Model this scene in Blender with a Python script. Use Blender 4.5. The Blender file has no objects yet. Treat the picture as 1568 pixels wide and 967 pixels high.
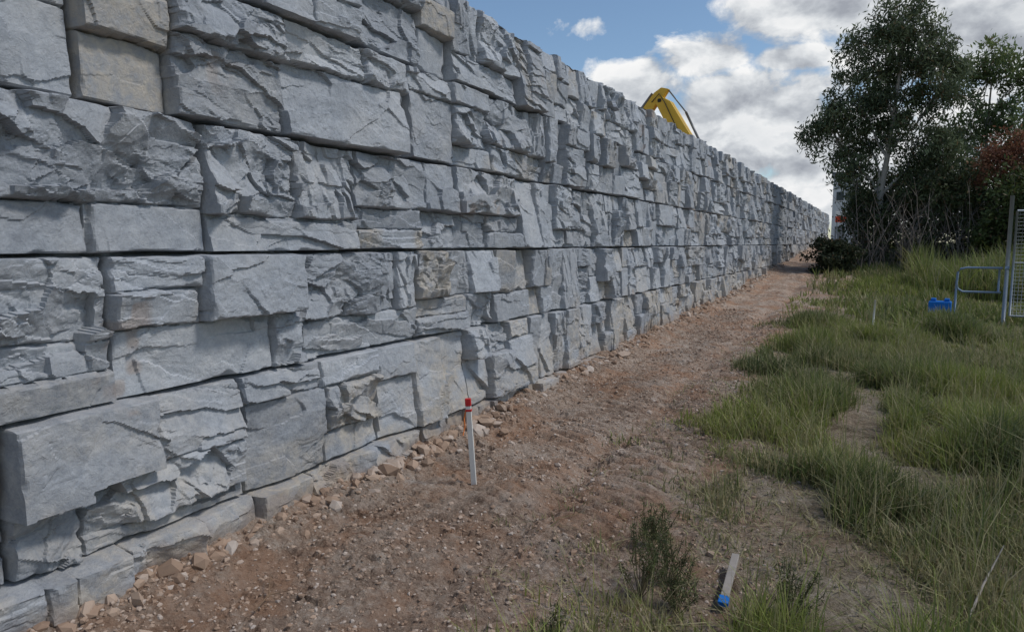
import bpy, math, random
import numpy as np
from mathutils import Vector, Matrix
random.seed(7); rng=np.random.default_rng(7)
scene=bpy.context.scene
CAMZ=1.65
# ---------------------------------------------------------------- helpers
def hash2(ix,iy,s):
    n=(ix.astype(np.int64)*374761393+iy.astype(np.int64)*668265263+int(s)*1442695041)&0xffffffff
    n=((n^(n>>13))*1274126177)&0xffffffff
    n=n^(n>>16)
    n=(n*2246822519)&0xffffffff
    n=n^(n>>15)
    return (n&0xffffff)/16777216.0
def vnoise(x,y,s):
    ix=np.floor(x).astype(np.int64); iy=np.floor(y).astype(np.int64)
    fx=x-ix; fy=y-iy
    fx=fx*fx*fx*(fx*(fx*6-15)+10); fy=fy*fy*fy*(fy*(fy*6-15)+10)
    a=hash2(ix,iy,s); b=hash2(ix+1,iy,s); c=hash2(ix,iy+1,s); d=hash2(ix+1,iy+1,s)
    return (a+(b-a)*fx)*(1-fy)+(c+(d-c)*fx)*fy
def fbm(x,y,s,o=4,g=0.5):
    r=0; a=1; t=0
    for i in range(o):
        r=r+a*(vnoise(x,y,s+i*17)*2-1); t+=a; a*=g
        x=x*2.03+13.1; y=y*2.03+7.7
    return r/t
def facet(x,y,s,tilt=1.0):
    ix=np.floor(x).astype(np.int64); iy=np.floor(y).astype(np.int64)
    best=np.full(x.shape,1e9); val=np.zeros(x.shape)
    for di in (-1,0,1):
        for dj in (-1,0,1):
            cx=ix+di; cy=iy+dj
            px=cx+hash2(cx,cy,s); py=cy+hash2(cx,cy,s+1)
            dx=x-px; dy=y-py
            d=dx*dx+dy*dy
            v=(hash2(cx,cy,s+2)-.5)+tilt*((hash2(cx,cy,s+3)-.5)*2*dx+(hash2(cx,cy,s+4)-.5)*2*dy)
            m=d<best
            best=np.where(m,d,best); val=np.where(m,v,val)
    return val
def sstep(a,b,x):
    t=np.clip((x-a)/(b-a),0,1); return t*t*(3-2*t)
def make_mesh(name,V,F,mat=None,smooth=False,attr=None,parent=None):
    V=np.asarray(V,dtype=np.float32); F=np.asarray(F,dtype=np.int32)
    me=bpy.data.meshes.new(name)
    me.vertices.add(len(V)); me.vertices.foreach_set('co',V.ravel())
    k=F.shape[1]
    me.loops.add(F.size); me.loops.foreach_set('vertex_index',F.ravel())
    me.polygons.add(len(F)); me.polygons.foreach_set('loop_start',np.arange(0,F.size,k,dtype=np.int32))
    me.update(calc_edges=True)
    if smooth: me.shade_smooth()
    else: me.shade_flat()
    if attr is not None:
        a=me.attributes.new('tint','FLOAT_COLOR','POINT')
        c=np.ones((len(V),4),dtype=np.float32); c[:,:attr.shape[1]]=attr
        a.data.foreach_set('color',c.ravel())
    ob=bpy.data.objects.new(name,me); scene.collection.objects.link(ob)
    if mat: me.materials.append(mat)
    if parent: ob.parent=parent
    return ob
def grid_faces(nr,nc):
    i=np.arange(nr-1)[:,None]*nc+np.arange(nc-1)[None,:]
    return np.stack([i,i+1,i+nc+1,i+nc],-1).reshape(-1,4)
class N:
    def __init__(s,nt): s.nt=nt
    def add(s,t,**k):
        n=s.nt.nodes.new(t)
        for a,b in k.items(): setattr(n,a,b)
        return n
    def link(s,a,b): s.nt.links.new(a,b)
    def math(s,op,a,b=None,c=None,clamp=False):
        n=s.nt.nodes.new('ShaderNodeMath'); n.operation=op; n.use_clamp=clamp
        for i,v in enumerate((a,b,c)):
            if v is None: continue
            if isinstance(v,(int,float)): n.inputs[i].default_value=v
            else: s.nt.links.new(v,n.inputs[i])
        return n.outputs[0]
    def mix(s,f,a,b,mode='MIX'):
        n=s.nt.nodes.new('ShaderNodeMix'); n.data_type='RGBA'; n.blend_type=mode
        for idx,v in ((0,f),(6,a),(7,b)):
            if isinstance(v,(int,float)): n.inputs[idx].default_value=v
            elif isinstance(v,tuple): n.inputs[idx].default_value=(v[0],v[1],v[2],1)
            else: s.nt.links.new(v,n.inputs[idx])
        return n.outputs[2]
    def noise(s,scale,vec=None,detail=4,rough=.55,dist=0):
        n=s.nt.nodes.new('ShaderNodeTexNoise'); n.inputs['Scale'].default_value=scale
        n.inputs['Detail'].default_value=detail; n.inputs['Roughness'].default_value=rough
        n.inputs['Distortion'].default_value=dist
        if vec is not None: s.nt.links.new(vec,n.inputs['Vector'])
        return n.outputs['Fac']
    def ramp(s,f,stops):
        n=s.nt.nodes.new('ShaderNodeValToRGB'); r=n.color_ramp
        while len(r.elements)>len(stops): r.elements.remove(r.elements[-1])
        while len(r.elements)<len(stops): r.elements.new(.5)
        for e,(p,c) in zip(r.elements,stops):
            e.position=p; e.color=(c[0],c[1],c[2],1) if isinstance(c,tuple) else (c,c,c,1)
        s.nt.links.new(f,n.inputs[0]); return n.outputs[0]
def new_mat(name):
    m=bpy.data.materials.new(name); m.use_nodes=True
    nt=m.node_tree; b=nt.nodes['Principled BSDF']
    b.inputs['Roughness'].default_value=.9
    b.inputs['Specular IOR Level'].default_value=.25
    return m,N(nt),b
def simple_mat(name,col,rough=.6,metal=0,var=.25,scale=8):
    m,n,b=new_mat(name)
    g=n.add('ShaderNodeNewGeometry')
    f=n.noise(scale,g.outputs['Position'],5)
    c=n.mix(f,tuple(x*(1-var) for x in col),tuple(min(1,x*(1+var)) for x in col))
    n.link(c,b.inputs['Base Color']); b.inputs['Roughness'].default_value=rough
    b.inputs['Metallic'].default_value=metal
    return m
def empty(name,loc=(0,0,0),rotz=0):
    e=bpy.data.objects.new(name,None); scene.collection.objects.link(e)
    e.location=loc; e.rotation_euler=(0,0,rotz); e.empty_display_size=.2
    return e
def tube(pts,rad,sides=6):
    pts=[Vector(p) for p in pts]; V=[];F=[]
    for i,p in enumerate(pts):
        t=(pts[min(i+1,len(pts)-1)]-pts[max(i-1,0)]).normalized()
        up=Vector((0,0,1)) if abs(t.z)<.9 else Vector((1,0,0))
        a=t.cross(up).normalized(); b=t.cross(a)
        for j in range(sides):
            an=2*math.pi*j/sides
            V.append(p+(a*math.cos(an)+b*math.sin(an))*rad[i])
    for i in range(len(pts)-1):
        for j in range(sides):
            k=(j+1)%sides
            F.append((i*sides+j,i*sides+k,(i+1)*sides+k,(i+1)*sides+j))
    return [tuple(v) for v in V],F
def tubes_mesh(name,lst,mat,parent=None,sides=6,smooth=True,caps=True):
    V=[];F=[]
    for pts,rad in lst:
        v,f=tube(pts,rad,sides); o=len(V)
        V+=v; F+=[tuple(x+o for x in q) for q in f]
        if caps:
            n=len(v)
            F.append(tuple(o+i for i in range(sides))); F.append(tuple(o+n-1-i for i in range(sides)))
    me=bpy.data.meshes.new(name); me.from_pydata(V,[],F); me.update()
    if smooth: me.shade_smooth()
    me.materials.append(mat)
    ob=bpy.data.objects.new(name,me); scene.collection.objects.link(ob)
    if parent: ob.parent=parent
    return ob
def prism(name,prof,y0,y1,mat,parent=None,bevel=.03):
    n=len(prof)
    V=[(x,y0,z) for x,z in prof]+[(x,y1,z) for x,z in prof]
    F=[tuple(range(n)),tuple(range(2*n-1,n-1,-1))]+[(i,i+n,(i+1)%n+n,(i+1)%n) for i in range(n)]
    me=bpy.data.meshes.new(name); me.from_pydata(V,[],F); me.update(); me.materials.append(mat)
    ob=bpy.data.objects.new(name,me); scene.collection.objects.link(ob)
    import bmesh
    bm=bmesh.new(); bm.from_mesh(me); bmesh.ops.recalc_face_normals(bm,faces=bm.faces)
    if bevel>0: bmesh.ops.bevel(bm,geom=list(bm.edges),offset=bevel,segments=2,affect='EDGES',profile=.5)
    bm.to_mesh(me); bm.free()
    if parent: ob.parent=parent
    return ob
def box(name,x0,x1,y0,y1,z0,z1,mat,parent=None,bevel=.01):
    return prism(name,[(x0,z0),(x1,z0),(x1,z1),(x0,z1)],y0,y1,mat,parent,bevel)
# ---------------------------------------------------------------- ground height
GY=[-500,0,2,5,10,15,24,39,55,900]
GZ=[0,.0,.03,.13,.26,.38,.74,1.42,1.52,1.55]
def ground_base(x,y):
    z=np.interp(y,GY,GZ)
    z=z+.10*sstep(-2.2,-3.1,x)*(.5+.5*vnoise(y*1.3,x*0,91))
    z=z-.05*sstep(-.6,.6,x)*sstep(40,15,y)
    z=z+.07*fbm(x*.45,y*.45,5,3)
    return z
def ground_fine(x,y):
    z=ground_base(x,y)
    near=sstep(60,10,y)
    dirt=sstep(-.7,-1.3,x)*near
    wob=.5*fbm(x*1.2,y*1.2,61,2)
    band=np.maximum(np.exp(-((x+2.10+.12*wob)/.26)**4),np.exp(-((x+1.30+.2*wob)/.28)**4))*sstep(.18,.38,vnoise(x*1.3+4,y*.9,63))*sstep(2.6,3.6,y)
    z=z+.026*fbm(x*3.0,y*3.0,31,4)*near
    z=z+(.5+.55*dirt)*(1-.4*band)*near*(.014*fbm(x*16,y*16,41,3)+.024*facet(x*12+.6*fbm(x*20,y*20,3,2),y*12,51)*vnoise(x*2.2,y*2.2,77)+.015*facet(x*28,y*28,53)*vnoise(x*3.2,y*3.2,78))
    ph=(y+.15*wob+.35*x)/.135
    z=z+.034*band*np.abs(np.sin(math.pi*ph))**.8*dirt
    z=z-.04*np.exp(-((x+1.68+.25*wob)/.10)**2)*dirt-.025*np.exp(-((x+2.55+.15*wob)/.08)**2)*dirt
    z=z+.06*np.exp(-((x+2.95)/.16)**2)*np.clip(fbm(y*4,x*4,67,3)+.25,0,1)*near
    return z
# ---------------------------------------------------------------- WALL
L0=1.60; H=.66; W=1.15; XW=-3.0
OFF={-3:1.80,-2:1.36,-1:1.83,0:1.20,1:1.77,2:1.22}
YEND=52.0
def steps(a,b,s0,s1):
    out=[a]; 
    while out[-1]<b:
        t=(out[-1]-a)/(b-a); out.append(out[-1]+s0+(s1-s0)*t)
    return out[:-1]
ys=np.array(steps(-6,1,.05,.02)+steps(1,7,.0065,.009)+steps(7,14,.010,.018)+steps(14,YEND,.022,.07)+[YEND])
zs=np.concatenate([np.linspace(-.38,3.58,560)])
Yg,Zg=np.meshgrid(ys,zs)
P={}
P['A']=[(0,0,.8,.49,.02,.35,'f'),(0,.49,.38,.74,.06,.4,'l'),(0,.74,.4,1,.05,.4,'l'),(.4,.49,.96,1,.105,.5,'f'),(.8,0,1,.5,.045,.8,'r'),(.96,.5,1,1,.02,.5,'r')]
P['B']=[(0,.45,1,1,.07,1,'r'),(.45,.22,1,.45,.05,.7,'r'),(0,0,.45,.45,.03,.5,'l'),(.45,0,1,.22,.075,.4,'f')]
P['C']=[(0,.36,.62,1,.05,1,'r'),(.62,.36,.8,1,.03,.6,'c'),(.8,.36,1,1,.06,.6,'c'),(0,0,1,.36,.04,.7,'l')]
P['D']=[(0,.30,.55,1,.05,1,'r'),(.55,.30,1,1,.04,.8,'c'),(0,0,1,.28,.055,.6,'l')]
P['E']=[(0,.34,1,1,.06,1,'r'),(0,0,.49,.34,.055,.35,'f'),(.5,0,1,.34,.05,.2,'f')]
P['F']=[(0,.44,.33,1,.055,.9,'r'),(.33,.44,.65,1,.035,.6,'r'),(.65,.44,1,1,.075,.7,'f'),(0,.22,.6,.44,.04,.5,'l'),(0,0,.6,.22,.055,.5,'l'),(.6,0,1,.44,.03,.8,'r')]
P['G']=[(0,0,.38,.46,.02,.12,'f'),(.38,0,1,.6,.06,.7,'l'),(0,.46,.38,.80,.07,.4,'f'),(0,.80,.38,1,.04,.6,'r'),(.38,.6,1,1,.075,1,'r')]
P['H']=[(0,.0,.9,.66,.06,.6,'f'),(0,.66,.6,1,.045,.6,'l'),(.6,.66,1,1,.07,.6,'r'),(.9,0,1,.66,.03,.6,'c')]
P['I']=[(0,.42,.55,1,.12,.45,'f'),(.55,.5,1,1,.05,.6,'l'),(.25,.12,1,.5,.055,1,'r'),(0,0,.25,.42,.03,.8,'r'),(.25,0,1,.13,.03,.5,'l')]
P['J']=[(0,.74,.5,1,.05,.6,'l'),(.5,.74,1,1,.07,.4,'f'),(.0,0,.52,.74,.045,.6,'f'),(.52,.28,1,.74,.06,1,'r'),(.52,0,1,.28,.035,.5,'f')]
NEAR={(-1,0):'A',(-1,-1):'B',(-1,1):'C',(0,1):'D',(0,0):'E',(0,2):'F',(1,0):'G',(1,1):'H',(-2,0):'I',(-2,1):'J',(-1,2):'F',(0,3):'B',(1,2):'J',(1,3):'C'}
def rnd_pattern(r):
    out=[]
    def split(u0,v0,u1,v1,d):
        w=(u1-u0)*W; h=(v1-v0)*H
        if d==0 or (w*h<.10 and r.random()<.7) or (w<.26 and h<.26):
            st=r.choice(['f','f','f','r','l','c']) if w<h*1.6 else r.choice(['f','f','r','r','l'])
            out.append((u0,v0,u1,v1,r.uniform(.0,.10),r.uniform(.3,.9),st)); return
        if w>h*1.1 or (w>h*.7 and r.random()<.4):
            t=r.uniform(.3,.7); m=u0+(u1-u0)*t; split(u0,v0,m,v1,d-1); split(m,v0,u1,v1,d-1)
        else:
            t=r.uniform(.28,.72); m=v0+(v1-v0)*t; split(u0,v0,u1,m,d-1); split(u0,m,u1,v1,d-1)
    split(0,0,1,1,r.choice([2,3,3])); return out
wy=.018*fbm(Yg*5,Zg*5,201,5,.6); wz=.018*fbm(Yg*5,Zg*5,231,5,.6)
dw=.06*fbm(Yg*3,Zg*3,260,4,.55); dw2=.06*fbm(Yg*3,Zg*3,280,4,.55)
ya=Yg+dw; za=Zg+dw2
Vr=facet(ya*4.4+za*2.0,za*6.4-ya*1.2,301,1.2)
Vs=facet(ya*13+za*4,za*19,321,1.1)
Vt=facet(ya*34-za*9,za*40,326,1.1)
Vl=facet(ya*2.2,za*12+ya*1.6,341,.8)
Vl2=facet(ya*6,za*32+ya*4,351,.8)
Vc=facet(ya*13+za*2,za*4.0,361)
Vb=facet(ya*2.4-za*1.2,za*3.4+ya*.6,371,1.2)
q=fbm(ya*2.6+za*.6,za*5.0,381,3,.45)*3.4
Vq=(np.floor(q)+ (q-np.floor(q))**3.0)/3.4
nf=fbm(Yg*24,Zg*24,401,4,.65); nm=fbm(Yg*7,Zg*7,421,3)
edgeN=vnoise(Yg*13,Zg*13,441); edgeN2=vnoise(Yg*5,Zg*5,451)
Hh=np.zeros(Yg.shape); T=np.zeros(Yg.shape); B=np.zeros(Yg.shape)
for k in range(-3,3):
    r0=np.searchsorted(zs,L0+k*H-1e-6); r1=np.searchsorted(zs,L0+(k+1)*H-1e-6)
    if k==2: r1=len(zs)
    n0=int(math.floor((ys[0]-OFF[k])/W)); n1=int(math.ceil((ys[-1]-OFF[k])/W))
    for n in range(n0,n1+1):
        b0=OFF[k]+n*W; b1=b0+W
        c0=np.searchsorted(ys,b0); c1=np.searchsorted(ys,b1)
        if c1<=c0: continue
        S=(slice(r0,r1),slice(c0,c1))
        y=Yg[S]-b0; z=Zg[S]-(L0+k*H)
        yw=np.clip(y+wy[S],0.0001,W-.0001)/W; zw=np.clip(z+wz[S],.0001,H-.0001)/H
        r=random.Random((k+11)*1000+n*7+5)
        key=NEAR.get((k,n))
        if key: pat=P[key]
        elif r.random()<.35:
            pat=P[r.choice('ABCDEFGHIJ')]
            if r.random()<.6: pat=[(1-u1,v0,1-u0,v1,d*r.uniform(.5,1.2),ro,st) for (u0,v0,u1,v1,d,ro,st) in pat]
        else: pat=rnd_pattern(r)
        RS=.97 if key else .82
        h=np.full(y.shape,.03); t=np.full(y.shape,.5); bb=np.zeros(y.shape)
        blockT=r.uniform(-.13,.13); blockB=r.random()<.25
        for (u0,v0,u1,v1,d,ro,st) in pat:
            m=(yw>=u0)&(yw<u1)&(zw>=v0)&(zw<v1)
            if not m.any(): continue
            ro=ro*RS
            cy=(u0+u1)/2*W; cz=(v0+v1)/2*H
            e=np.minimum(np.minimum((yw-u0)*W if u0>0 else yw*0+y,(u1-yw)*W if u1<1 else W-y),
                         np.minimum((zw-v0)*H if v0>0 else z,(v1-zw)*H if v1<1 else H-z))
            ty=r.uniform(-.12,.12); tz=r.uniform(-.10,.24)
            hs=d*1.3+ty*(y-cy)-tz*(z-cz)
            rm=.15+.95*sstep(.4,.7,edgeN2[S])
            sg=r.choice([-1,1])
            if st=='f': hs=hs+ro*(.042*Vb[S]+.010*Vr[S]*rm+.03*sg*Vq[S])+.003*nm[S]
            elif st=='r': hs=hs+ro*(.056*Vr[S]+.034*Vb[S]+.014*Vs[S]*rm+.045*sg*Vq[S])+.004*nm[S]
            elif st=='l': hs=hs+ro*(.056*Vl[S]+.016*Vl2[S]*rm+.03*Vb[S]+.02*sg*Vq[S])+.003*nm[S]
            else: hs=hs+ro*(.052*Vc[S]+.03*Vr[S]+.02*sg*Vq[S])+.003*nm[S]
            hs=hs+ro*.004*Vt[S]*rm+(.001+.0024*ro)*nf[S]
            c=.003+.060*edgeN2[S]*edgeN[S]**2
            hs=hs-np.clip(c-e,0,1)*1.0
            hs=hs-.024*np.exp(-(e/.0055)**2)
            h=np.where(m,hs,h)
            tt=.5+blockT+r.uniform(-.18,.18)
            t=np.where(m,tt,t)
            be=r.uniform(.4,1.) if r.random()<(.32 if blockB else .12) else r.uniform(0,.2)
            if key=='G' and u0==0 and v0==0: be=.9
            if key=='I' or key=='A': be=min(be,.3)
            bb=np.where(m,be,bb)
        ebv=np.minimum(y,W-y)
        dist=np.minimum(np.abs(z-.010*fbm(Yg[S]*1.7,Yg[S]*0+k*3.7,611,4,.6)),np.abs(z-H-.010*fbm(Yg[S]*1.7,Yg[S]*0+(k+1)*3.7,611,4,.6)))
        if k==2: dist=np.where(z>H/2,.5,dist)
        h=np.clip(h,-.03,.17)
        h=h+r.uniform(-.016,.016)
        wv=.0055+.007*edgeN2[S]; am=.45+.55*sstep(.25,.6,vnoise(Yg[S]*2.3,Zg[S]*2.3,617))
        h=h-.13*am*np.exp(-(ebv/wv)**4)-.13*am*np.exp(-(dist/wv)**4)
        if k==-3: h=h+.05
        h=h-.010*(k+3)
        Hh[S]=h; T[S]=t; B[S]=bb
gz=ground_base(np.full(ys.shape,-2.95),ys)
ag=Zg-gz[None,:]
lowstain=sstep(.85,.0,ag+.40*fbm(Yg*2,Zg*2,480,3))
stain=np.clip(B*sstep(.35,.6,vnoise(Yg*6,Zg*6,490)*.5+vnoise(Yg*2,Zg*2,492)*.5+.12*B)+.85*lowstain*sstep(.3,.7,vnoise(Yg*5,Zg*7,494)+.2),0,1)
rust=np.maximum(sstep(.88,.95,vnoise(Yg*2.1,Zg*3.1,497))*sstep(.5,.75,vnoise(Yg*14,Zg*14,498)),sstep(.16,.02,ag+.12*fbm(Yg*5,Zg*5,499,3)))
X=XW-.03+Hh
Zt=Zg.copy(); topw=sstep(3.35,3.58,Zg)
Zt+=topw*.03*(fbm(Yg*2.2,Yg*0+.5,510,3)+ .5*fbm(Yg*9,Yg*0+.5,515,2))
Vv=np.stack([X,Yg,Zt],-1)
cap=[]
for xo in (-.05,-.2,-.45,-.9):
    row=Vv[-1].copy(); row[:,0]=XW+xo-.02; row[:,2]+=.012*fbm(ys*5,ys*0+xo*9,520,2)-(.012 if xo==-.05 else 0); cap.append(row)
back=cap[-1].copy(); back[:,2]=-.5; cap.append(back)
Vv=np.concatenate([Vv,np.array(cap)],0)
nr,nc=Vv.shape[:2]
A=np.stack([T,stain,rust],-1); A=np.concatenate([A,np.repeat(A[-1:],5,0)],0)
F=grid_faces(nr,nc)
V=Vv.reshape(-1,3)
def make_wall_mat():
    m,n,b=new_mat('split_stone_concrete')
    at=n.add('ShaderNodeAttribute',attribute_name='tint'); sp=n.add('ShaderNodeSeparateColor'); n.link(at.outputs['Color'],sp.inputs[0])
    g=n.add('ShaderNodeNewGeometry'); pos=g.outputs['Position']
    n1=n.noise(2.2,pos,4,.65); n2=n.noise(14,pos,5,.7,.4); n3=n.noise(80,pos,4,.75)
    v=n.math('ADD',n.math('MULTIPLY',sp.outputs[0],.5),n.math('MULTIPLY',n1,.5))
    v=n.math('ADD',v,n.math('MULTIPLY',n.math('SUBTRACT',n2,.5),.6))
    v=n.math('ADD',v,n.math('MULTIPLY',n.math('SUBTRACT',n3,.5),.45))
    c=n.ramp(v,[(.12,(.175,.19,.215)),(.42,(.30,.322,.355)),(.62,(.40,.425,.46)),(.88,(.56,.58,.60))])
    bc=n.ramp(n2,[(.3,(.30,.26,.21)),(.7,(.49,.44,.37))])
    st=n.math('MULTIPLY',sp.outputs[1],n.ramp(n2,[(.35,.2),(.6,.9)]))
    c=n.mix(st,c,bc)
    c=n.mix(n.math('MULTIPLY',n.ramp(n1,[(.5,0.),(.72,1.)]),.20),c,(.42,.39,.35))
    c=n.mix(n.math('MULTIPLY',sp.outputs[2],.40),c,(.30,.20,.13))
    n.link(c,b.inputs['Base Color'])
    b.inputs['Roughness'].default_value=.9
    h=n.math('ADD',n.math('MULTIPLY',n.noise(26,pos,8,.7,.8),1.0),n.math('MULTIPLY',n3,.25))
    bp=n.add('ShaderNodeBump'); bp.inputs['Strength'].default_value=.65; bp.inputs['Distance'].default_value=.014
    n.link(h,bp.inputs['Height']); n.link(bp.outputs[0],b.inputs['Normal'])
    return m
wallmat=make_wall_mat()
wall=make_mesh('retaining_wall',V,F,wallmat,smooth=False,attr=A.reshape(-1,3))
ec=[]
for col in (0,nc-1):
    ring=[tuple(Vv[i,col]) for i in range(0,nr-1,3)]+[tuple(Vv[nr-2,col]),tuple(Vv[nr-1,col])]
    ec.append(ring)
me=bpy.data.meshes.new('wall_end'); vv=ec[0]+ec[1]; a=len(ec[0])
me.from_pydata(vv,[],[tuple(range(a)),tuple(range(a,a+len(ec[1])))]); me.materials.append(wallmat)
o=bpy.data.objects.new('wall_end_faces',me); scene.collection.objects.link(o); o.parent=wall
# ---------------------------------------------------------------- GROUND
def geo(a,b,s0,g):
    out=[a]; s=s0; sg=1 if b>a else -1
    while (out[-1]-b)*sg<0:
        out.append(out[-1]+sg*s); s*=g
    return out
gx=np.array(sorted(set([round(v,5) for v in geo(-3.4,-700,.3,1.35)+list(np.arange(-3.4,1.0,.0125))+geo(1.0,900,.02,1.045)])))
gy=np.array(sorted(set([round(v,5) for v in geo(1.2,-600,.05,1.25)+list(np.arange(1.2,7.5,.0125))+geo(7.5,1500,.015,1.0085)])))
Xg,Yy=np.meshgrid(gx,gy)
Zz=ground_fine(Xg,Yy)
def soil_mat():
    m,n,b=new_mat('dirt_and_soil')
    g=n.add('ShaderNodeNewGeometry'); pos=g.outputs['Position']
    sx=n.add('ShaderNodeSeparateXYZ'); n.link(pos,sx.inputs[0])
    n1=n.noise(1.4,pos,4,.6); n2=n.noise(10,pos,6,.75,.3); n3=n.noise(60,pos,5,.8)
    v=n.math('ADD',n.math('MULTIPLY',n1,.30),n.math('MULTIPLY',n2,.37)); v=n.math('ADD',v,n.math('MULTIPLY',n3,.33))
    d=n.ramp(v,[(.39,(.10,.065,.05)),(.455,(.28,.20,.15)),(.52,(.42,.32,.25)),(.60,(.60,.51,.43))])
    d=n.mix(n.ramp(n.noise(1.7,pos,4,.7),[(.47,0.),(.60,.60)]),d,(.40,.225,.135))
    d=n.mix(n.ramp(n.noise(2.3,pos,4,.7),[(.54,0.),(.66,.45)]),d,(.46,.40,.345))
    gsoil=n.ramp(v,[(.38,(.08,.065,.04)),(.455,(.20,.165,.11)),(.53,(.33,.28,.21)),(.62,(.54,.47,.39))])
    gm=n.math('ADD',n.math('MULTIPLY',n.math('ADD',sx.outputs[0],1.1),1.1),n.math('MULTIPLY',n.math('SUBTRACT',n.noise(1.1,pos,4),.5),3.2),clamp=True)
    c=n.mix(n.math('MULTIPLY',gm,.85),d,gsoil)
    far=n.math('MULTIPLY',n.math('SUBTRACT',sx.outputs[1],26),.05,clamp=True)
    fg=n.ramp(n2,[(.35,(.05,.075,.02)),(.65,(.14,.16,.06))])
    c=n.mix(n.math('MULTIPLY',far,n.math('GREATER_THAN',sx.outputs[0],-1.2)),c,fg)
    n.link(c,b.inputs['Base Color']); b.inputs['Roughness'].default_value=.95; b.inputs['Specular IOR Level'].default_value=.15
    h=n.math('ADD',n.noise(60,pos,7,.8),n.math('MULTIPLY',n.noise(22,pos,5,.7,.5),1.2))
    bp=n.add('ShaderNodeBump'); bp.inputs['Strength'].default_value=1.0; bp.inputs['Distance'].default_value=.026
    n.link(h,bp.inputs['Height']); n.link(bp.outputs[0],b.inputs['Normal'])
    return m
soil=soil_mat()
ground=make_mesh('ground',np.stack([Xg,Yy,Zz],-1).reshape(-1,3),grid_faces(len(gy),len(gx)),soil,smooth=False)
bx=np.array(geo(-3.88,-60,.3,1.12)); by=np.linspace(-8,60,180)
BX,BY=np.meshgrid(bx,by)
BZ=3.42-1.9*sstep(-4.5,-7.0,BX+.5*fbm(BX*.5,BY*.5,700,3))+.12*fbm(BX*.8,BY*.8,710,4)*sstep(-3.9,-4.5,BX)-.9*sstep(-7,-8.5,BX)
BZ[:,-1]=-.5
make_mesh('backfill_ground',np.stack([BX,BY,BZ],-1).reshape(-1,3),grid_faces(len(by),len(bx)),soil,smooth=True)
# ---------------------------------------------------------------- GRAVEL
def stone_scatter(name,xs,ysq,size,mat,flatten=.65,sink=.25,seed=3):
    r=np.random.default_rng(seed)
    t=(1+5**.5)/2
    iv=np.array([(-1,t,0),(1,t,0),(-1,-t,0),(1,-t,0),(0,-1,t),(0,1,t),(0,-1,-t),(0,1,-t),(t,0,-1),(t,0,1),(-t,0,-1),(-t,0,1)])/np.sqrt(1+t*t)
    fi=np.array([(0,11,5),(0,5,1),(0,1,7),(0,7,10),(0,10,11),(1,5,9),(5,11,4),(11,10,2),(10,7,6),(7,1,8),(3,9,4),(3,4,2),(3,2,6),(3,6,8),(3,8,9),(4,9,5),(2,4,11),(6,2,10),(8,6,7),(9,8,1)])
    n=len(xs)
    v=iv[None]*(1+r.uniform(-.35,.3,(n,12,1)))
    sc=np.stack([r.uniform(.8,1.4,n),r.uniform(.6,1.1,n),r.uniform(.45,1,n)*flatten/.65],-1)
    v=v*sc[:,None,:]*size[:,None,None]
    a=r.uniform(0,6.28,n); ca,sa=np.cos(a)[:,None],np.sin(a)[:,None]
    b=r.normal(0,.35,n); cb,sb=np.cos(b)[:,None],np.sin(b)[:,None]
    x,y,z=v[...,0],v[...,1],v[...,2]
    y,z=y*cb-z*sb,y*sb+z*cb
    x,y=x*ca-y*sa,x*sa+y*ca
    zz=ground_fine(xs,ysq)
    V=np.stack([x+xs[:,None],y+ysq[:,None],z+(zz+size*(.5-sink))[:,None]],-1).reshape(-1,3)
    F=(fi[None]+(np.arange(n)*12)[:,None,None]).reshape(-1,3)
    col=np.repeat(np.stack([r.random(n),r.random(n),r.random(n)],-1),12,0)
    return make_mesh(name,V,F,mat,False,col)
def gravel_mat():
    m,n,b=new_mat('gravel_stone')
    at=n.add('ShaderNodeAttribute',attribute_name='tint'); sp=n.add('ShaderNodeSeparateColor'); n.link(at.outputs['Color'],sp.inputs[0])
    g=n.add('ShaderNodeNewGeometry')
    c=n.ramp(sp.outputs[0],[(0.,(.17,.11,.08)),(.35,(.32,.22,.16)),(.6,(.41,.31,.24)),(.85,(.46,.39,.34)),(1.,(.55,.51,.47))])
    c=n.mix(n.math('MULTIPLY',n.noise(40,g.outputs['Position'],4),.8),c,(.37,.26,.185))
    n.link(c,b.inputs['Base Color']); return m
gm=gravel_mat()
n=24000
px=-3.05+ (rng.random(n)**1.0)*2.7; py=1.3+(rng.random(n)**1.6)*12
keep=(vnoise(px*1.7,py*1.7,801)+.32*rng.random(n))>.42
px,py=px[keep],py[keep]
sz=.003+.010*rng.random(len(px))**2.6*(1+py*.04)+ .0003*py
big=rng.random(len(px))<.012; sz[big]*=1.9
stone_scatter('gravel',px,py,sz,gm,sink=.45)
n=1500
px=-2.93+np.abs(rng.normal(0,.11,n)); py=1.3+rng.random(n)**1.3*24
stone_scatter('rubble',px,py,.011+.034*rng.random(n)**2.5,gm,seed=9,sink=.45)
n=90
px=-2.88+np.abs(rng.normal(0,.09,n)); py=np.concatenate([rng.uniform(3.3,5.0,40),rng.uniform(1.5,18,50)])
stone_scatter('fallen_stones',px,py,.03+.045*rng.random(n),gm,seed=12,sink=.25)
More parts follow.
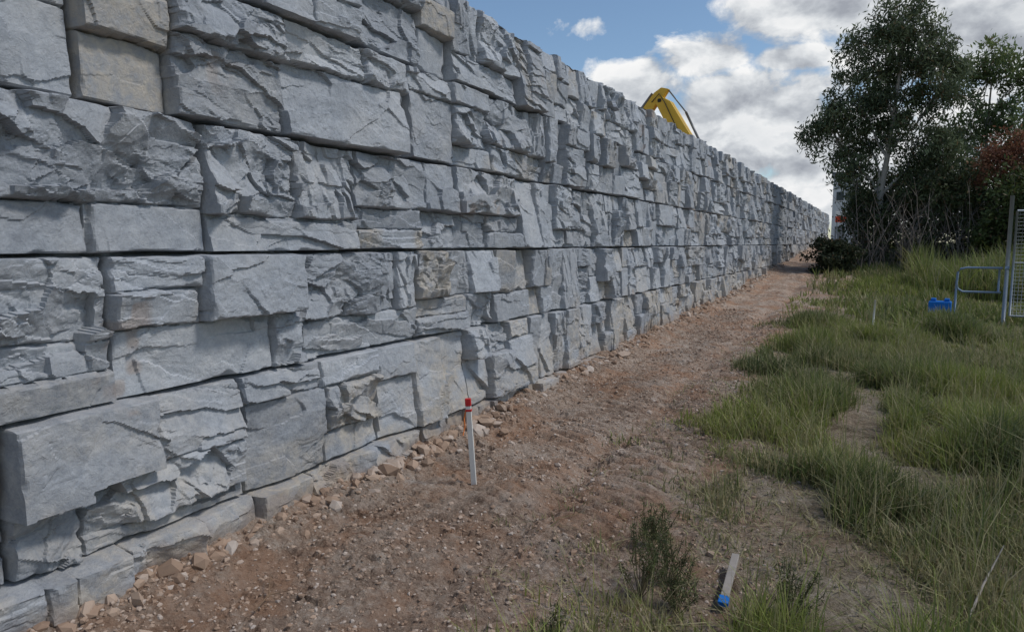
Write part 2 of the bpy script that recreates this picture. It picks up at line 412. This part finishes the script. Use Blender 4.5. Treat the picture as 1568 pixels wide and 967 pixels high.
# ---------------------------------------------------------------- GRASS
def grass_mat(name,greens,dry):
    m=bpy.data.materials.new(name); m.use_nodes=True; nt=m.node_tree; n=N(nt); b=nt.nodes['Principled BSDF']; out=nt.nodes['Material Output']
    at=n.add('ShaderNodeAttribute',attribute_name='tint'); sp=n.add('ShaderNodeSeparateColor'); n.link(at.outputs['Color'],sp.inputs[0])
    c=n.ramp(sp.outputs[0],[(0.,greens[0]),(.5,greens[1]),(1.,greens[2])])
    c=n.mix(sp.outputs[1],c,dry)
    n.link(c,b.inputs['Base Color']); b.inputs['Roughness'].default_value=.6; b.inputs['Specular IOR Level'].default_value=.3
    tr=n.add('ShaderNodeBsdfTranslucent'); n.link(c,tr.inputs[0])
    mx=n.add('ShaderNodeMixShader'); mx.inputs[0].default_value=.3
    n.link(b.outputs[0],mx.inputs[1]); n.link(tr.outputs[0],mx.inputs[2]); n.link(mx.outputs[0],out.inputs[0])
    return m
gmat=grass_mat('grass_blades',[(.055,.09,.028),(.12,.17,.042),(.27,.32,.065)],(.42,.36,.21))
def blades(name,tx,ty,th,nb,width,dryp,bright,mat,spread=.05,seed=1,lean=.55):
    r=np.random.default_rng(seed)
    n=len(tx)*nb
    bx=np.repeat(tx,nb)+r.normal(0,1,n)*np.repeat(spread*np.ones(len(tx)),nb); by=np.repeat(ty,nb)+r.normal(0,1,n)*spread
    h=np.repeat(th,nb)*r.uniform(.35,1.25,n)
    an=r.uniform(0,2*np.pi,n); ln=np.abs(r.normal(0,lean,n))*h
    dx,dy=np.cos(an),np.sin(an)
    pa=an+np.pi/2+r.normal(0,.6,n); wx,wy_=np.cos(pa),np.sin(pa)
    w=np.repeat(width*np.ones(len(tx)),nb)*r.uniform(.6,1.3,n)
    z0=ground_base(bx,by)-.015
    pts=[]
    for t,ww in ((0,.8),(.5,1.),(1.,.12)):
        cx=bx+dx*ln*t*t; cy=by+dy*ln*t*t; cz=z0+h*(t-.25*t*t*np.clip(ln/np.maximum(h,1e-4),0,1.5))
        pts.append(np.stack([cx-wx*w*ww/2,cy-wy_*w*ww/2,cz],-1)); pts.append(np.stack([cx+wx*w*ww/2,cy+wy_*w*ww/2,cz],-1))
    V=np.stack(pts,1).reshape(-1,3)
    o=(np.arange(n)*6)[:,None]
    F=np.concatenate([o+np.array([0,1,3,2]),o+np.array([2,3,5,4])],0)
    g=np.clip(np.repeat(bright,nb)+r.normal(0,.18,n),0,1)
    d=np.where(r.random(n)<np.repeat(dryp,nb),r.uniform(.5,1,n),r.uniform(0,.25,n))
    col=np.repeat(np.stack([g,d,d*0],-1),6,0)
    return make_mesh(name,V,F,mat,True,col)
def clear(x,y):
    d=np.hypot((x+.52)/.11,(y-3.10)/.34)
    return sstep(.8,1.3,d)
def grass_prob(x,y):
    edge=sstep(-1.60,-.40,x+.60*fbm(x*1.1,y*1.1,901,3)+.05*sstep(4.5,2.5,y))
    patch=sstep(.44,.60,vnoise(x*1.7,y*1.2,911)*.5+vnoise(x*4,y*4,913)*.5+.17*sstep(-.5,1.0,x))
    return edge*patch*clear(x,y)
n=38000
tx=rng.uniform(-1.8,3.2,n); ty=1.2+12*rng.random(n)**1.15
p=grass_prob(tx,ty); k=rng.random(n)<p
tx,ty=tx[k],ty[k]; p=p[k]
lush=vnoise(tx*1.1,ty*1.1,921)
th=.035+.32*p*lush**1.7+.10*rng.random(len(tx))**2
dry=np.clip(.78-.75*lush+.15*rng.random(len(tx)),.12,.85)
br=np.clip(1.6*vnoise(tx*.9+9,ty*.9,931)-.2,0,1)
blades('grass',tx,ty,th,13,.0045+.0006*ty,dry,br,gmat,spread=.04,seed=2)
n=2600
tx=rng.uniform(-1.0,2.6,n); ty=1.6+10*rng.random(n)**1.2; k=rng.random(n)<grass_prob(tx,ty); tx,ty=tx[k],ty[k]
blades('grass_stalks',tx,ty,.24+.28*rng.random(len(tx)),4,.004+tx*0,.65+tx*0,.7+tx*0,gmat,spread=.03,seed=8,lean=.5)
n=13000
tx=rng.uniform(-2.1,2.6,n); ty=1.3+12*rng.random(n)**1.2
k=rng.random(n)<sstep(-1.9,-.6,tx)*.85*sstep(.34,.6,vnoise(tx*2,ty*2,933))*clear(tx,ty); tx,ty=tx[k],ty[k]
blades('dry_grass',tx,ty,.03+.06*rng.random(len(tx)),9,.0045+.0003*ty,.75+tx*0,.4+tx*0,gmat,spread=.05,seed=3,lean=1.3)
n=17000
tx=rng.uniform(-1.5,9,n); ty=12+24*rng.random(n)**.9
k=(rng.random(n)<np.clip(grass_prob(tx,ty)+.22*sstep(-.9,0,tx),0,1)); tx,ty=tx[k],ty[k]
blades('meadow_grass',tx,ty,.08+.34*vnoise(tx*.9,ty*.9,941)**1.5+.1*sstep(16,22,ty)*sstep(-.5,1,tx),12,.014+.0006*ty,.12+.4*vnoise(tx,ty,943),.25+.75*vnoise(tx*.5,ty*.5,945),gmat,spread=.10,seed=4)
n=1900
tx=rng.uniform(1.0,8,n); ty=rng.uniform(17.5,23.5,n)
blades('tall_grass',tx,ty,.45+.6*rng.random(n)*vnoise(tx*1.1,ty,947)*1.6,22,.02+tx*0,.25+tx*0,.55+.3*rng.random(n),gmat,spread=.12,seed=5,lean=.4)
# ---------------------------------------------------------------- FOLIAGE
def leaf_mat(name,cols,trans=.3):
    return grass_mat(name,cols,(.16,.10,.05))
bark=simple_mat('tree_bark',(.20,.18,.15),.9,0,.4,12)
bark_pale=simple_mat('gum_bark',(.34,.31,.27),.9,0,.35,6)
def foliage(name,centers,rad,nl,ll,lw,mat,parent,droop=.6,seed=1,bright=None,squash=.75):
    r=np.random.default_rng(seed)
    C=np.asarray(centers); n=len(C)*nl
    c=np.repeat(C,nl,0); rr=np.repeat(np.asarray(rad),nl)
    d=r.normal(0,1,(n,3)); d/=np.linalg.norm(d,axis=1)[:,None]
    rad_=rr*r.random(n)**.45*(1+.35*np.abs(r.normal(0,1,n))*(r.random(n)<.3))
    pos=c+d*rad_[:,None]*np.array([1,1,squash])
    ax=r.normal(0,1,(n,3)); ax[:,2]-=droop*1.6; ax/=np.linalg.norm(ax,axis=1)[:,None]
    sd=np.cross(ax,r.normal(0,1,(n,3))); sd/=np.linalg.norm(sd,axis=1)[:,None]
    L=ll*r.uniform(.6,1.3,n)[:,None]; Wd=lw*r.uniform(.7,1.3,n)[:,None]
    V=np.stack([pos-ax*L*.5,pos+sd*Wd*.5,pos+ax*L*.5,pos-sd*Wd*.5],1).reshape(-1,3)
    F=np.arange(n*4).reshape(-1,4)
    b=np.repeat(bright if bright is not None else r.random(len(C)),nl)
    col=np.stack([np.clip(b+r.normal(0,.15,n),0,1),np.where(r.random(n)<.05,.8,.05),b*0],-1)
    return make_mesh(name,V,F,mat,False,np.repeat(col,4,0),parent)
def tree(name,base,trunk_pts,trunk_r,lobes,mat,bmat,nl=80,ll=.17,lw=.04,seed=1,clump=.38,droop=.6,twigs=True,squash=.9):
    r=random.Random(seed); root=empty(name,base)
    T=[([Vector(p) for p in trunk_pts],trunk_r)]
    C=[];R=[];Bv=[]
    tp=[Vector(p) for p in trunk_pts]
    for (cx,cy,cz,rx,ry,rz,ct) in lobes:
        lc=Vector((cx,cy,cz))
        cand=[(p-lc).length+ (3 if p.z>cz-1.2 else 0) for p in tp]
        i=cand.index(min(cand)); p0=tp[i]; r0=trunk_r[i]*.55
        mid=p0.lerp(lc,.5)+Vector((r.uniform(-.2,.2),r.uniform(-.2,.2),-.15*rz))
        T.append(([p0,p0.lerp(mid,.5)+Vector((r.uniform(-.1,.1),0,.05)),mid,lc],[r0,r0*.8,r0*.6,r0*.35]))
        for j in range(ct):
            while True:
                u=Vector((r.uniform(-1,1),r.uniform(-1,1),r.uniform(-1,1)))
                if .2<u.length<1: break
            p=lc+Vector((u.x*rx,u.y*ry,u.z*rz))
            C.append(tuple(p)); R.append(clump*r.uniform(.5,1.35))
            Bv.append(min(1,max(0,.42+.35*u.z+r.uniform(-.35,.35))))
            if j%3==0 and twigs:
                m=lc.lerp(p,.5)+Vector((r.uniform(-.1,.1),r.uniform(-.1,.1),r.uniform(-.15,.05)))
                s=mid.lerp(lc,r.random())
                T.append(([s,m,p],[r0*.3,r0*.2,.008]))
    tubes_mesh(name+'_trunk_and_limbs',T,bmat,root,6)
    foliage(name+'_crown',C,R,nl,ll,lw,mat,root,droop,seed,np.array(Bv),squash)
    return root
def gz_at(x,y): return float(ground_base(np.array([x]),np.array([y]))[0])
gum_leaf=leaf_mat('gum_leaves',[(.05,.072,.038),(.095,.128,.065),(.18,.22,.115)])
light_leaf=leaf_mat('light_leaves',[(.09,.13,.05),(.16,.21,.08),(.25,.31,.125)])
dark_leaf=leaf_mat('dark_leaves',[(.03,.045,.022),(.058,.082,.035),(.10,.13,.055)])
red_leaf=leaf_mat('red_leaves',[(.15,.06,.04),(.26,.11,.065),(.26,.16,.08)])
by_=25.
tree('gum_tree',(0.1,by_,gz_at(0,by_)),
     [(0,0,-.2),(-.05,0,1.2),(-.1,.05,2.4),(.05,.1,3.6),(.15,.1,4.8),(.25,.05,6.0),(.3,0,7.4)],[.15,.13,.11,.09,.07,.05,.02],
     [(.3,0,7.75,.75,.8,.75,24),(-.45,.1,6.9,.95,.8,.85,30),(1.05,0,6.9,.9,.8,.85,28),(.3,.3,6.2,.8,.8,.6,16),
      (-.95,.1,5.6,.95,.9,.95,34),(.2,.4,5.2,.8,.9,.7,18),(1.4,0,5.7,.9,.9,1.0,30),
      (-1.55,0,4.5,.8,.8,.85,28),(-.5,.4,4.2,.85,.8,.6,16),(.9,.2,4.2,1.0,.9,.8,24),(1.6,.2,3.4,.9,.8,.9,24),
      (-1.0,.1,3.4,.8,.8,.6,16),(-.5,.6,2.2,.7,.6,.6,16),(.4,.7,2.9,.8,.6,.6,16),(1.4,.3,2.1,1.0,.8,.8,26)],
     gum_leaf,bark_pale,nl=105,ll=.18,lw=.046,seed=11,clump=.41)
by_=29.
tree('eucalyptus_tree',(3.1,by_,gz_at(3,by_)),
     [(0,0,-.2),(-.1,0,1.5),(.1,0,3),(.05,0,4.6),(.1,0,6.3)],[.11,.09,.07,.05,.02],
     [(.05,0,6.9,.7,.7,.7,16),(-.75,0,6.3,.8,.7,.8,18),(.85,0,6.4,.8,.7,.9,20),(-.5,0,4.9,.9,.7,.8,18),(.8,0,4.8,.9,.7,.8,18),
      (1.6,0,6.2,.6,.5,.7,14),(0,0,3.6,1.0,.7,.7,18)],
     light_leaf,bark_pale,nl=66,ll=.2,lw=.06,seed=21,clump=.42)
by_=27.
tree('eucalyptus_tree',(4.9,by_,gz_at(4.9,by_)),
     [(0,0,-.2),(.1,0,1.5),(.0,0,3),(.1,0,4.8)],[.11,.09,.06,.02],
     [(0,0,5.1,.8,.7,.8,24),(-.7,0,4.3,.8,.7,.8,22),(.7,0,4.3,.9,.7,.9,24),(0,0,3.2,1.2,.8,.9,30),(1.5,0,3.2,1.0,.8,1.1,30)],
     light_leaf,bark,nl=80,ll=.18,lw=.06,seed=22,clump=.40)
by_=24.5
tree('red_leaf_shrub',(3.65,by_,gz_at(3.5,by_)),
     [(0,0,-.1),(.05,0,1),(.0,0,2),(0,0,3.3)],[.07,.05,.04,.01],
     [(0,0,3.6,.9,.6,.6,26),(-.6,0,3.0,.6,.5,.7,16),(.9,0,3.3,.8,.6,.8,22)],
     red_leaf,bark,nl=80,ll=.13,lw=.05,seed=23,clump=.33,droop=.2)
by_=23.6
tree('dense_green_shrub',(4.0,by_,gz_at(4,by_)),
     [(0,0,-.1),(.05,0,.8),(.0,0,1.6),(0,0,2.3)],[.08,.06,.04,.01],
     [(0,0,2.4,1.2,.7,.9,60),(-.5,0,1.3,1.1,.7,.8,50),(1.3,0,1.9,1.0,.8,1.2,55)],
     leaf_mat('mid_leaves',[(.045,.065,.022),(.09,.125,.038),(.16,.21,.065)]),bark,nl=110,ll=.13,lw=.06,seed=24,clump=.36,droop=.1)
C=[];R=[];r=random.Random(5)
for i in range(720):
    x=r.uniform(-.95,7.0); y=r.uniform(24.3,28.5)
    hmax=1.7+2.0*float(vnoise(np.array([x*.8]),np.array([3.3]),55)[0])
    C.append((x,y,gz_at(x,y)+r.uniform(0.05,1)**.7*hmax)); R.append(r.uniform(.25,.5))
th_root=empty('thicket')
foliage('thicket_leaves',C,R,75,.14,.05,dark_leaf,th_root,.2,31,np.array([r.uniform(0,1) for _ in C]))
T=[]
for i in range(260):
    x=r.uniform(-.6,4.6); y=r.uniform(23.4,25.5); g=gz_at(x,y); p=Vector((x,y,g-.05)); d=Vector((r.uniform(-.35,.35),r.uniform(-.2,.2),1)); pts=[p]; L=r.uniform(.8,3.4)
    for s in range(5):
        d+=Vector((r.uniform(-.25,.25),r.uniform(-.2,.2),r.uniform(-.15,.1))); pts.append(pts[-1]+d.normalized()*L/5)
    T.append((pts,[.014,.012,.010,.008,.006,.003]))
    for s in (2,3,4):
        q=pts[s]; e=q+Vector((r.uniform(-.3,.3),r.uniform(-.2,.2),r.uniform(.1,.4))); T.append(([q,(q+e)/2+Vector((0,0,.03)),e],[.006,.004,.002]))
tubes_mesh('thicket_stems',T,simple_mat('dry_stems',(.24,.20,.17),.9),th_root,4)
C=[(-1.15+r.gauss(0,.27),23.3+r.gauss(0,.3),gz_at(-1.3,23.3)+r.uniform(.0,1.0)) for _ in range(70)]
rt=empty('dark_shrub'); foliage('dark_shrub_leaves',C,[.26]*70,90,.12,.05,dark_leaf,rt,.1,33,np.array([.0]*70))
tubes_mesh('dark_shrub_stems',[([(-1.15,23.3,gz_at(-1.3,23.3)-.05),(-1.15+r.uniform(-.2,.2),23.3,gz_at(-1.3,23.3)+.4),(-1.15+r.uniform(-.4,.4),23.3,gz_at(-1.3,23.3)+1.0)],[.03,.02,.008]) for _ in range(8)],bark,rt,5)
C=[];R=[]
for i in range(300):
    x=r.uniform(3,70); y=r.uniform(45,65); C.append((x,y,1.4+r.uniform(.3,4.5+2*math.sin(x*.4)))); R.append(r.uniform(.8,1.5))
rt=empty('distant_treeline'); foliage('distant_foliage',C,R,60,.5,.25,dark_leaf,rt,.2,41)
tubes_mesh('distant_trunks',[([(x,55,1.3),(x+.2,55,3.5),(x,55,5)],[.2,.15,.05]) for x in range(5,70,4)],bark,rt,5)
# ---------------------------------------------------------------- weeds
weed=leaf_mat('weed_leaves',[(.05,.065,.03),(.085,.105,.04),(.13,.15,.06)])
for wi,(x,y,hh) in enumerate([(-.80,3.05,.26),(-.70,2.85,.2),(-.98,3.4,.2),(-.25,3.0,.22),(-1.05,2.3,.14),(.1,4.6,.2),(-.88,2.9,.3)]):
    root=empty('weed_plant',(x,y,gz_at(x,y))); r=random.Random(wi+60); T=[];C=[]
    for s in range(18):
        a=r.uniform(0,6.28); l=r.uniform(.02,.16); h=hh*r.uniform(.5,1.2)
        e=Vector((math.cos(a)*l,math.sin(a)*l,h)); m=e*.5+Vector((r.uniform(-.02,.02),r.uniform(-.02,.02),0))
        T.append(([(0,0,-.02),m,e],[.0028,.002,.001]))
        for q in range(7): C.append(tuple(m.lerp(e,q/6.)))
    tubes_mesh('stems',T,simple_mat('weed_stem',(.14,.12,.07)),root,4)
    foliage('leaves',C,[.018]*len(C),7,.030,.004,weed,root,-.5,70+wi)
# ---------------------------------------------------------------- stakes & small stuff
white=simple_mat('white_paint',(.72,.70,.66),.7,0,.12,30); red=simple_mat('red_paint',(.55,.03,.03),.6); orange=simple_mat('orange_tape',(.75,.22,.06),.6)
greywood=simple_mat('weathered_wood',(.30,.27,.24),.9,0,.35,25); blue=simple_mat('blue_paint',(.01,.16,.55),.5)
def stake(name,x,y,h,w,lean,mats,tip=.05):
    root=empty(name,(x,y,gz_at(x,y)-.02)); root.rotation_euler=lean
    box('post',-w/2,w/2,-w/3,w/3,0,h-tip,mats[0],root,.002)
    box('painted_top',-w/2-.002,w/2+.002,-w/3-.002,w/3+.002,h-tip+.001,h,mats[1],root,.004)
    return root
s=stake('survey_stake',-2.26,3.72,.60,.034,(math.radians(4),math.radians(-3),.4),(white,red))
box('tape',-.020,.020,-.014,.014,.545-.03,.545-.015,red,s,.002)
tubes_mesh('tape_tail',[([(-.018,-.014,.52),(-.03,-.02,.47),(-.028,-.025,.42),(-.045,-.02,.36)],[.004,.005,.004,.003])],orange,s,4)
fs=empty('fallen_stake',(-.52,2.99,gz_at(-.52,2.99)+.035)); fs.rotation_euler=(math.radians(5),0,math.radians(3))
box('shaft',-.018,.018,.0,.38,0,.020,greywood,fs,.003); box('painted_end',-.022,.022,-.06,-.001,-.002,.022,blue,fs,.003)
tubes_mesh('white_rod',[([(.0,12,gz_at(0,12)-.02),(.02,12,gz_at(0,12)+.50)],[.016,.014])],white,None,8)
tubes_mesh('fallen_stick',[([(.42,3.35,gz_at(.4,3.4)+.02),(.5,3.6,gz_at(.5,3.6)+.08),(.62,3.95,gz_at(.6,3.9)+.15)],[.006,.005,.003])],greywood,None,6)
tubes_mesh('twig',[([(-2.3,1.95,gz_at(-2.3,1.95)+.02),(-2.33,2.06,gz_at(-2.3,2.05)+.035),(-2.45,2.18,gz_at(-2.4,2.2)+.04)],[.004,.004,.002]),([(-2.33,2.06,gz_at(-2.3,2.05)+.035),(-2.24,2.13,gz_at(-2.3,2.1)+.05)],[.003,.001])],simple_mat('twig_bark',(.2,.13,.08)),None,5)
# ---------------------------------------------------------------- temporary fence
galv=simple_mat('galvanised_steel',(.30,.33,.36),.45,.6,.2,10)
bsteel=simple_mat('blue_grey_tube',(.24,.31,.40),.5,.3)
fx,fy=1.93,13.9; g=gz_at(fx,fy)
fence=empty('temporary_fence',(fx,fy,g+.05),math.radians(-6))
T=[([(0,0,-.1),(0,0,2.1)],[.03,.03]),([(.08,0,.12),(.08,0,1.85)],[.018]*2),([(2.4,0,.12),(2.4,0,1.85)],[.018]*2),([(.08,0,1.85),(2.4,0,1.85)],[.018]*2),([(.08,0,.12),(2.4,0,.12)],[.018]*2),([(.08,0,1.0),(2.4,0,1.0)],[.012]*2),([(2.5,0,-.1),(2.5,0,2.1)],[.03]*2)]
tubes_mesh('frame',T,galv,fence,8)
T=[([(x,0,.12),(x,0,1.85)],[.0025]*2) for x in np.arange(.12,2.4,.05)]+[([(.08,0,z),(2.4,0,z)],[.0025]*2) for z in np.arange(.17,1.85,.06)]
tubes_mesh('mesh_wires',T,galv,fence,4)
T=[([(-.06,0,.50),(-.6,-.05,.50),(-.67,-.06,.55),(-.69,-.06,.61)],[.018]*4),
   ([(-.06,0,.91),(-.55,-.05,.91),(-.64,-.06,.89),(-.68,-.06,.83),(-.69,-.06,.61),(-.69,-.06,.1)],[.018]*6),([(-.1,0,.50),(-.1,0,.91)],[.016]*2),([(-.03,0,.91),(.03,0,.91)],[.04]*2)]
tubes_mesh('brace_hoop',T,bsteel,fence,8)
box('counterweight_base',-1.08,-.74,-.18,.12,.12,.32,blue,fence,.02); box('counterweight_lug_a',-1.05,-.97,-.1,.04,.322,.37,blue,fence,.012); box('counterweight_lug_b',-.85,-.77,-.1,.04,.322,.37,blue,fence,.012)
box('counterweight_foot',-1.02,-.8,-.14,.08,-.12,.119,blk_:=simple_mat('black_plastic',(.03,.03,.03),.7),fence,.012)
# ---------------------------------------------------------------- excavator
yel=simple_mat('yellow_machine_paint',(.72,.44,.05),.45,0,.12,3); blk=simple_mat('black_rubber',(.03,.03,.03),.7); gls=simple_mat('dark_glass',(.03,.04,.05),.1); stl=simple_mat('grey_cylinder_steel',(.2,.2,.2),.4,.3)
az=math.radians(-11.4); R0=33.5
ex=empty('excavator',(R0*math.sin(az),R0*math.cos(az),1.0),math.radians(180-6))
for s,yy in (('left',-1.35),('right',.75)):
    pr=[(-2.0,.15),(-1.7,0),(1.7,0),(2.0,.15),(2.15,.45),(2.0,.8),(1.7,.92),(-1.7,.92),(-2.0,.8),(-2.15,.45)]
    prism('track_'+s,pr,yy,yy+.6,blk,ex,.04)
box('undercarriage',-1.2,1.2,-.74,.74,.35,.85,blk,ex,.03)
prism('house',[(-2.5,1.05),(1.4,1.05),(1.4,1.7),(-.2,1.9),(-.2,2.3),(-2.4,2.3),(-2.6,1.9)],-1.3,1.3,yel,ex,.06)
prism('cab',[(.0,1.92),(1.5,1.72),(1.55,2.2),(1.25,2.95),(-.1,2.95)],-1.28,-.35,yel,ex,.06)
prism('cab_glass',[(.15,2.1),(1.4,2.1),(1.4,2.25),(1.15,2.85),(.15,2.85)],-1.30,-.33,gls,ex,.02)
prism('boom',[(-.1,1.7),(.3,1.6),(1.2,3.3),(2.0,5.1),(2.75,6.7),(3.1,7.35),(3.05,7.6),(2.8,7.62),(2.35,7.35),(1.2,5.5),(.4,3.7)],-.24,.24,yel,ex,.03)
prism('stick',[(2.5,7.95),(2.85,8.05),(3.2,7.85),(3.75,7.2),(4.45,6.2),(5.1,4.6),(4.8,4.45),(4.05,5.85),(3.35,6.95),(3.05,7.35),(2.75,7.6)],-.17,.17,yel,ex,.025)
box('boom_pivot_plate',2.80,2.98,-.29,.29,7.35,7.52,blk,ex,.04)
prism('bucket',[(4.6,4.5),(5.0,4.5),(5.4,4.0),(5.2,3.3),(4.6,3.0),(4.2,3.2),(4.5,3.5),(4.6,4.0)],-.5,.5,blk,ex,.03)
tubes_mesh('hydraulic_cylinders',[([(1.0,0,5.5),(1.65,0,6.8)],[.06]*2),([(1.65,0,6.8),(2.52,0,7.9)],[.035]*2),([(.9,.34,1.6),(1.6,.34,3.4)],[.11]*2),([(1.6,.34,3.4),(1.9,.34,4.7)],[.06]*2),([(.9,-.34,1.6),(1.6,-.34,3.4)],[.11]*2),([(3.35,0,7.85),(4.2,0,6.85)],[.07]*2),([(4.2,0,6.85),(5.05,0,5.1)],[.04]*2)],stl,ex,8)
tubes_mesh('hydraulic_hoses',[([(1.5,.27,5.2),(2.1,.29,6.3),(2.6,.29,7.3),(2.9,.26,7.75),(3.3,.2,7.4)],[.02]*5)],blk,ex,6)
# ---------------------------------------------------------------- far building and site sign
bw=simple_mat('white_cladding',(.50,.53,.55),.6,0,.06,2); rf=simple_mat('grey_roof',(.18,.19,.2),.6)
bd=empty('site_building',(-5.0,92,1.4))
box('walls',0,2.9,0,6,-.1,8.2,bw,bd,.02)
prism('roof',[(-.2,8.21),(3.1,8.21),(3.1,8.5),(-.2,8.8)],-.2,6.2,rf,bd,.02)
for i in range(2): box('window_%d'%i,.4+i*1.2,1.2+i*1.2,-.06,-.004,5.4,6.4,gls,bd,.01)
box('door',.4,1.5,-.06,-.004,-.08,2.3,rf,bd,.01)
sb=empty('site_sign',(-2.35,47,1.45)); o2=simple_mat('red_sign_paint',(.65,.07,.03),.5)
box('panel_red',0,.9,-.03,.03,1.5,1.85,o2,sb,.02); box('panel_white',0,.9,-.03,.03,1.853,2.15,white,sb,.02)
tubes_mesh('posts',[([(.1,.06,-.1),(.1,.06,2.1)],[.03]*2),([(.8,.06,-.1),(.8,.06,2.1)],[.03]*2)],galv,sb,6)
# ---------------------------------------------------------------- world
SUN_AZ=math.radians(70); SUN_EL=math.radians(54)
w=bpy.data.worlds.new('World'); scene.world=w; w.use_nodes=True; nt=w.node_tree; n=N(nt); bg=nt.nodes['Background']
sky=n.add('ShaderNodeTexSky'); sky.sky_type='NISHITA'; sky.sun_disc=False; sky.sun_elevation=SUN_EL; sky.sun_rotation=SUN_AZ
sky.air_density=1.0; sky.dust_density=.5; sky.ozone_density=2.0
tc=n.add('ShaderNodeTexCoord'); sp=n.add('ShaderNodeSeparateXYZ'); n.link(tc.outputs['Generated'],sp.inputs[0])
azn=n.math('ARCTAN2',sp.outputs[0],sp.outputs[1]); eln=n.math('ARCSINE',sp.outputs[2])
D=math.radians
blobs=[(-22.2,16.8,2.8,1.3,.80),(-12.7,14.3,4.2,2.0,1.12),(-17.6,12.0,4.4,3.0,1.15),(-10,9.0,8,4.6,1.4),(-4,6.5,6,4.5,1.25),(-21,8.5,4,2.5,1.0),
       (-2.0,18.0,9.5,3.6,1.5),(8,16.0,12,7,1.6),(-6,13.6,4,1.2,1.0),(4,6,9,5,1.2),
       (40,14,16,6,1.),(-75,25,14,6,1.),(-130,16,24,8,1.),(120,25,35,14,1.2)]
field=None
for (a,e,ra,re,amp) in blobs:
    da=n.math('DIVIDE',n.math('SUBTRACT',azn,D(a)),D(ra)); de=n.math('DIVIDE',n.math('SUBTRACT',eln,D(e)),D(re))
    q=n.math('ADD',n.math('MULTIPLY',da,da),n.math('MULTIPLY',de,de))
    g_=n.math('MULTIPLY',n.math('EXPONENT',n.math('MULTIPLY',q,-1.0)),amp)
    field=g_ if field is None else n.math('MAXIMUM',field,g_)
mp=n.add('ShaderNodeMapping'); mp.inputs['Scale'].default_value=(1,1,1.5); n.link(tc.outputs['Generated'],mp.inputs[0])
mp2=n.add('ShaderNodeMapping'); mp2.inputs['Scale'].default_value=(1,1,1.5); mp2.inputs['Location'].default_value=(.006,0,.035); n.link(tc.outputs['Generated'],mp2.inputs[0])
c1=n.noise(12.5,mp.outputs[0],8,.58,.2); c2=n.noise(12.5,mp2.outputs[0],5,.53,.2)
dens=n.math('ADD',field,n.math('MULTIPLY',n.math('SUBTRACT',c1,.5),2.2))
mask=n.math('MULTIPLY',n.math('SUBTRACT',dens,.40),3.2,clamp=True)
shade=n.math('ADD',n.math('MULTIPLY',n.math('SUBTRACT',c1,c2),3.0),.64,clamp=True)
thick=n.math('MULTIPLY',n.math('SUBTRACT',dens,.8),.9,clamp=True)
shade=n.math('SUBTRACT',shade,n.math('MULTIPLY',thick,.45),clamp=True)
cc=n.ramp(shade,[(0.,(2.9,3.1,3.5)),(.35,(4.3,4.55,4.9)),(.7,(6.2,6.4,6.6)),(1.,(7.8,7.8,7.8))])
skyc=n.mix(1.0,sky.outputs[0],(.95,1.0,1.0),'MULTIPLY')
n.link(n.mix(mask,skyc,cc),bg.inputs[0]); bg.inputs[1].default_value=.12
sd=bpy.data.lights.new('sun','SUN'); sd.energy=2.1; sd.angle=math.radians(10); sd.color=(1,.95,.88)
so=bpy.data.objects.new('sun',sd); scene.collection.objects.link(so)
dv=Vector((math.sin(SUN_AZ)*math.cos(SUN_EL),math.cos(SUN_AZ)*math.cos(SUN_EL),math.sin(SUN_EL)))
so.rotation_euler=dv.to_track_quat('Z','Y').to_euler(); so.location=(10,0,20)
# ---------------------------------------------------------------- camera
cd=bpy.data.cameras.new('camera'); cd.lens=24; cd.sensor_width=36; cd.clip_end=3000; cd.clip_start=.05
co=bpy.data.objects.new('camera',cd); scene.collection.objects.link(co)
co.location=(0,0,CAMZ); co.rotation_euler=(math.radians(90-6.06),0,math.radians(28)); scene.camera=co
scene.view_settings.view_transform='Standard'; scene.view_settings.look='None'; scene.view_settings.exposure=0
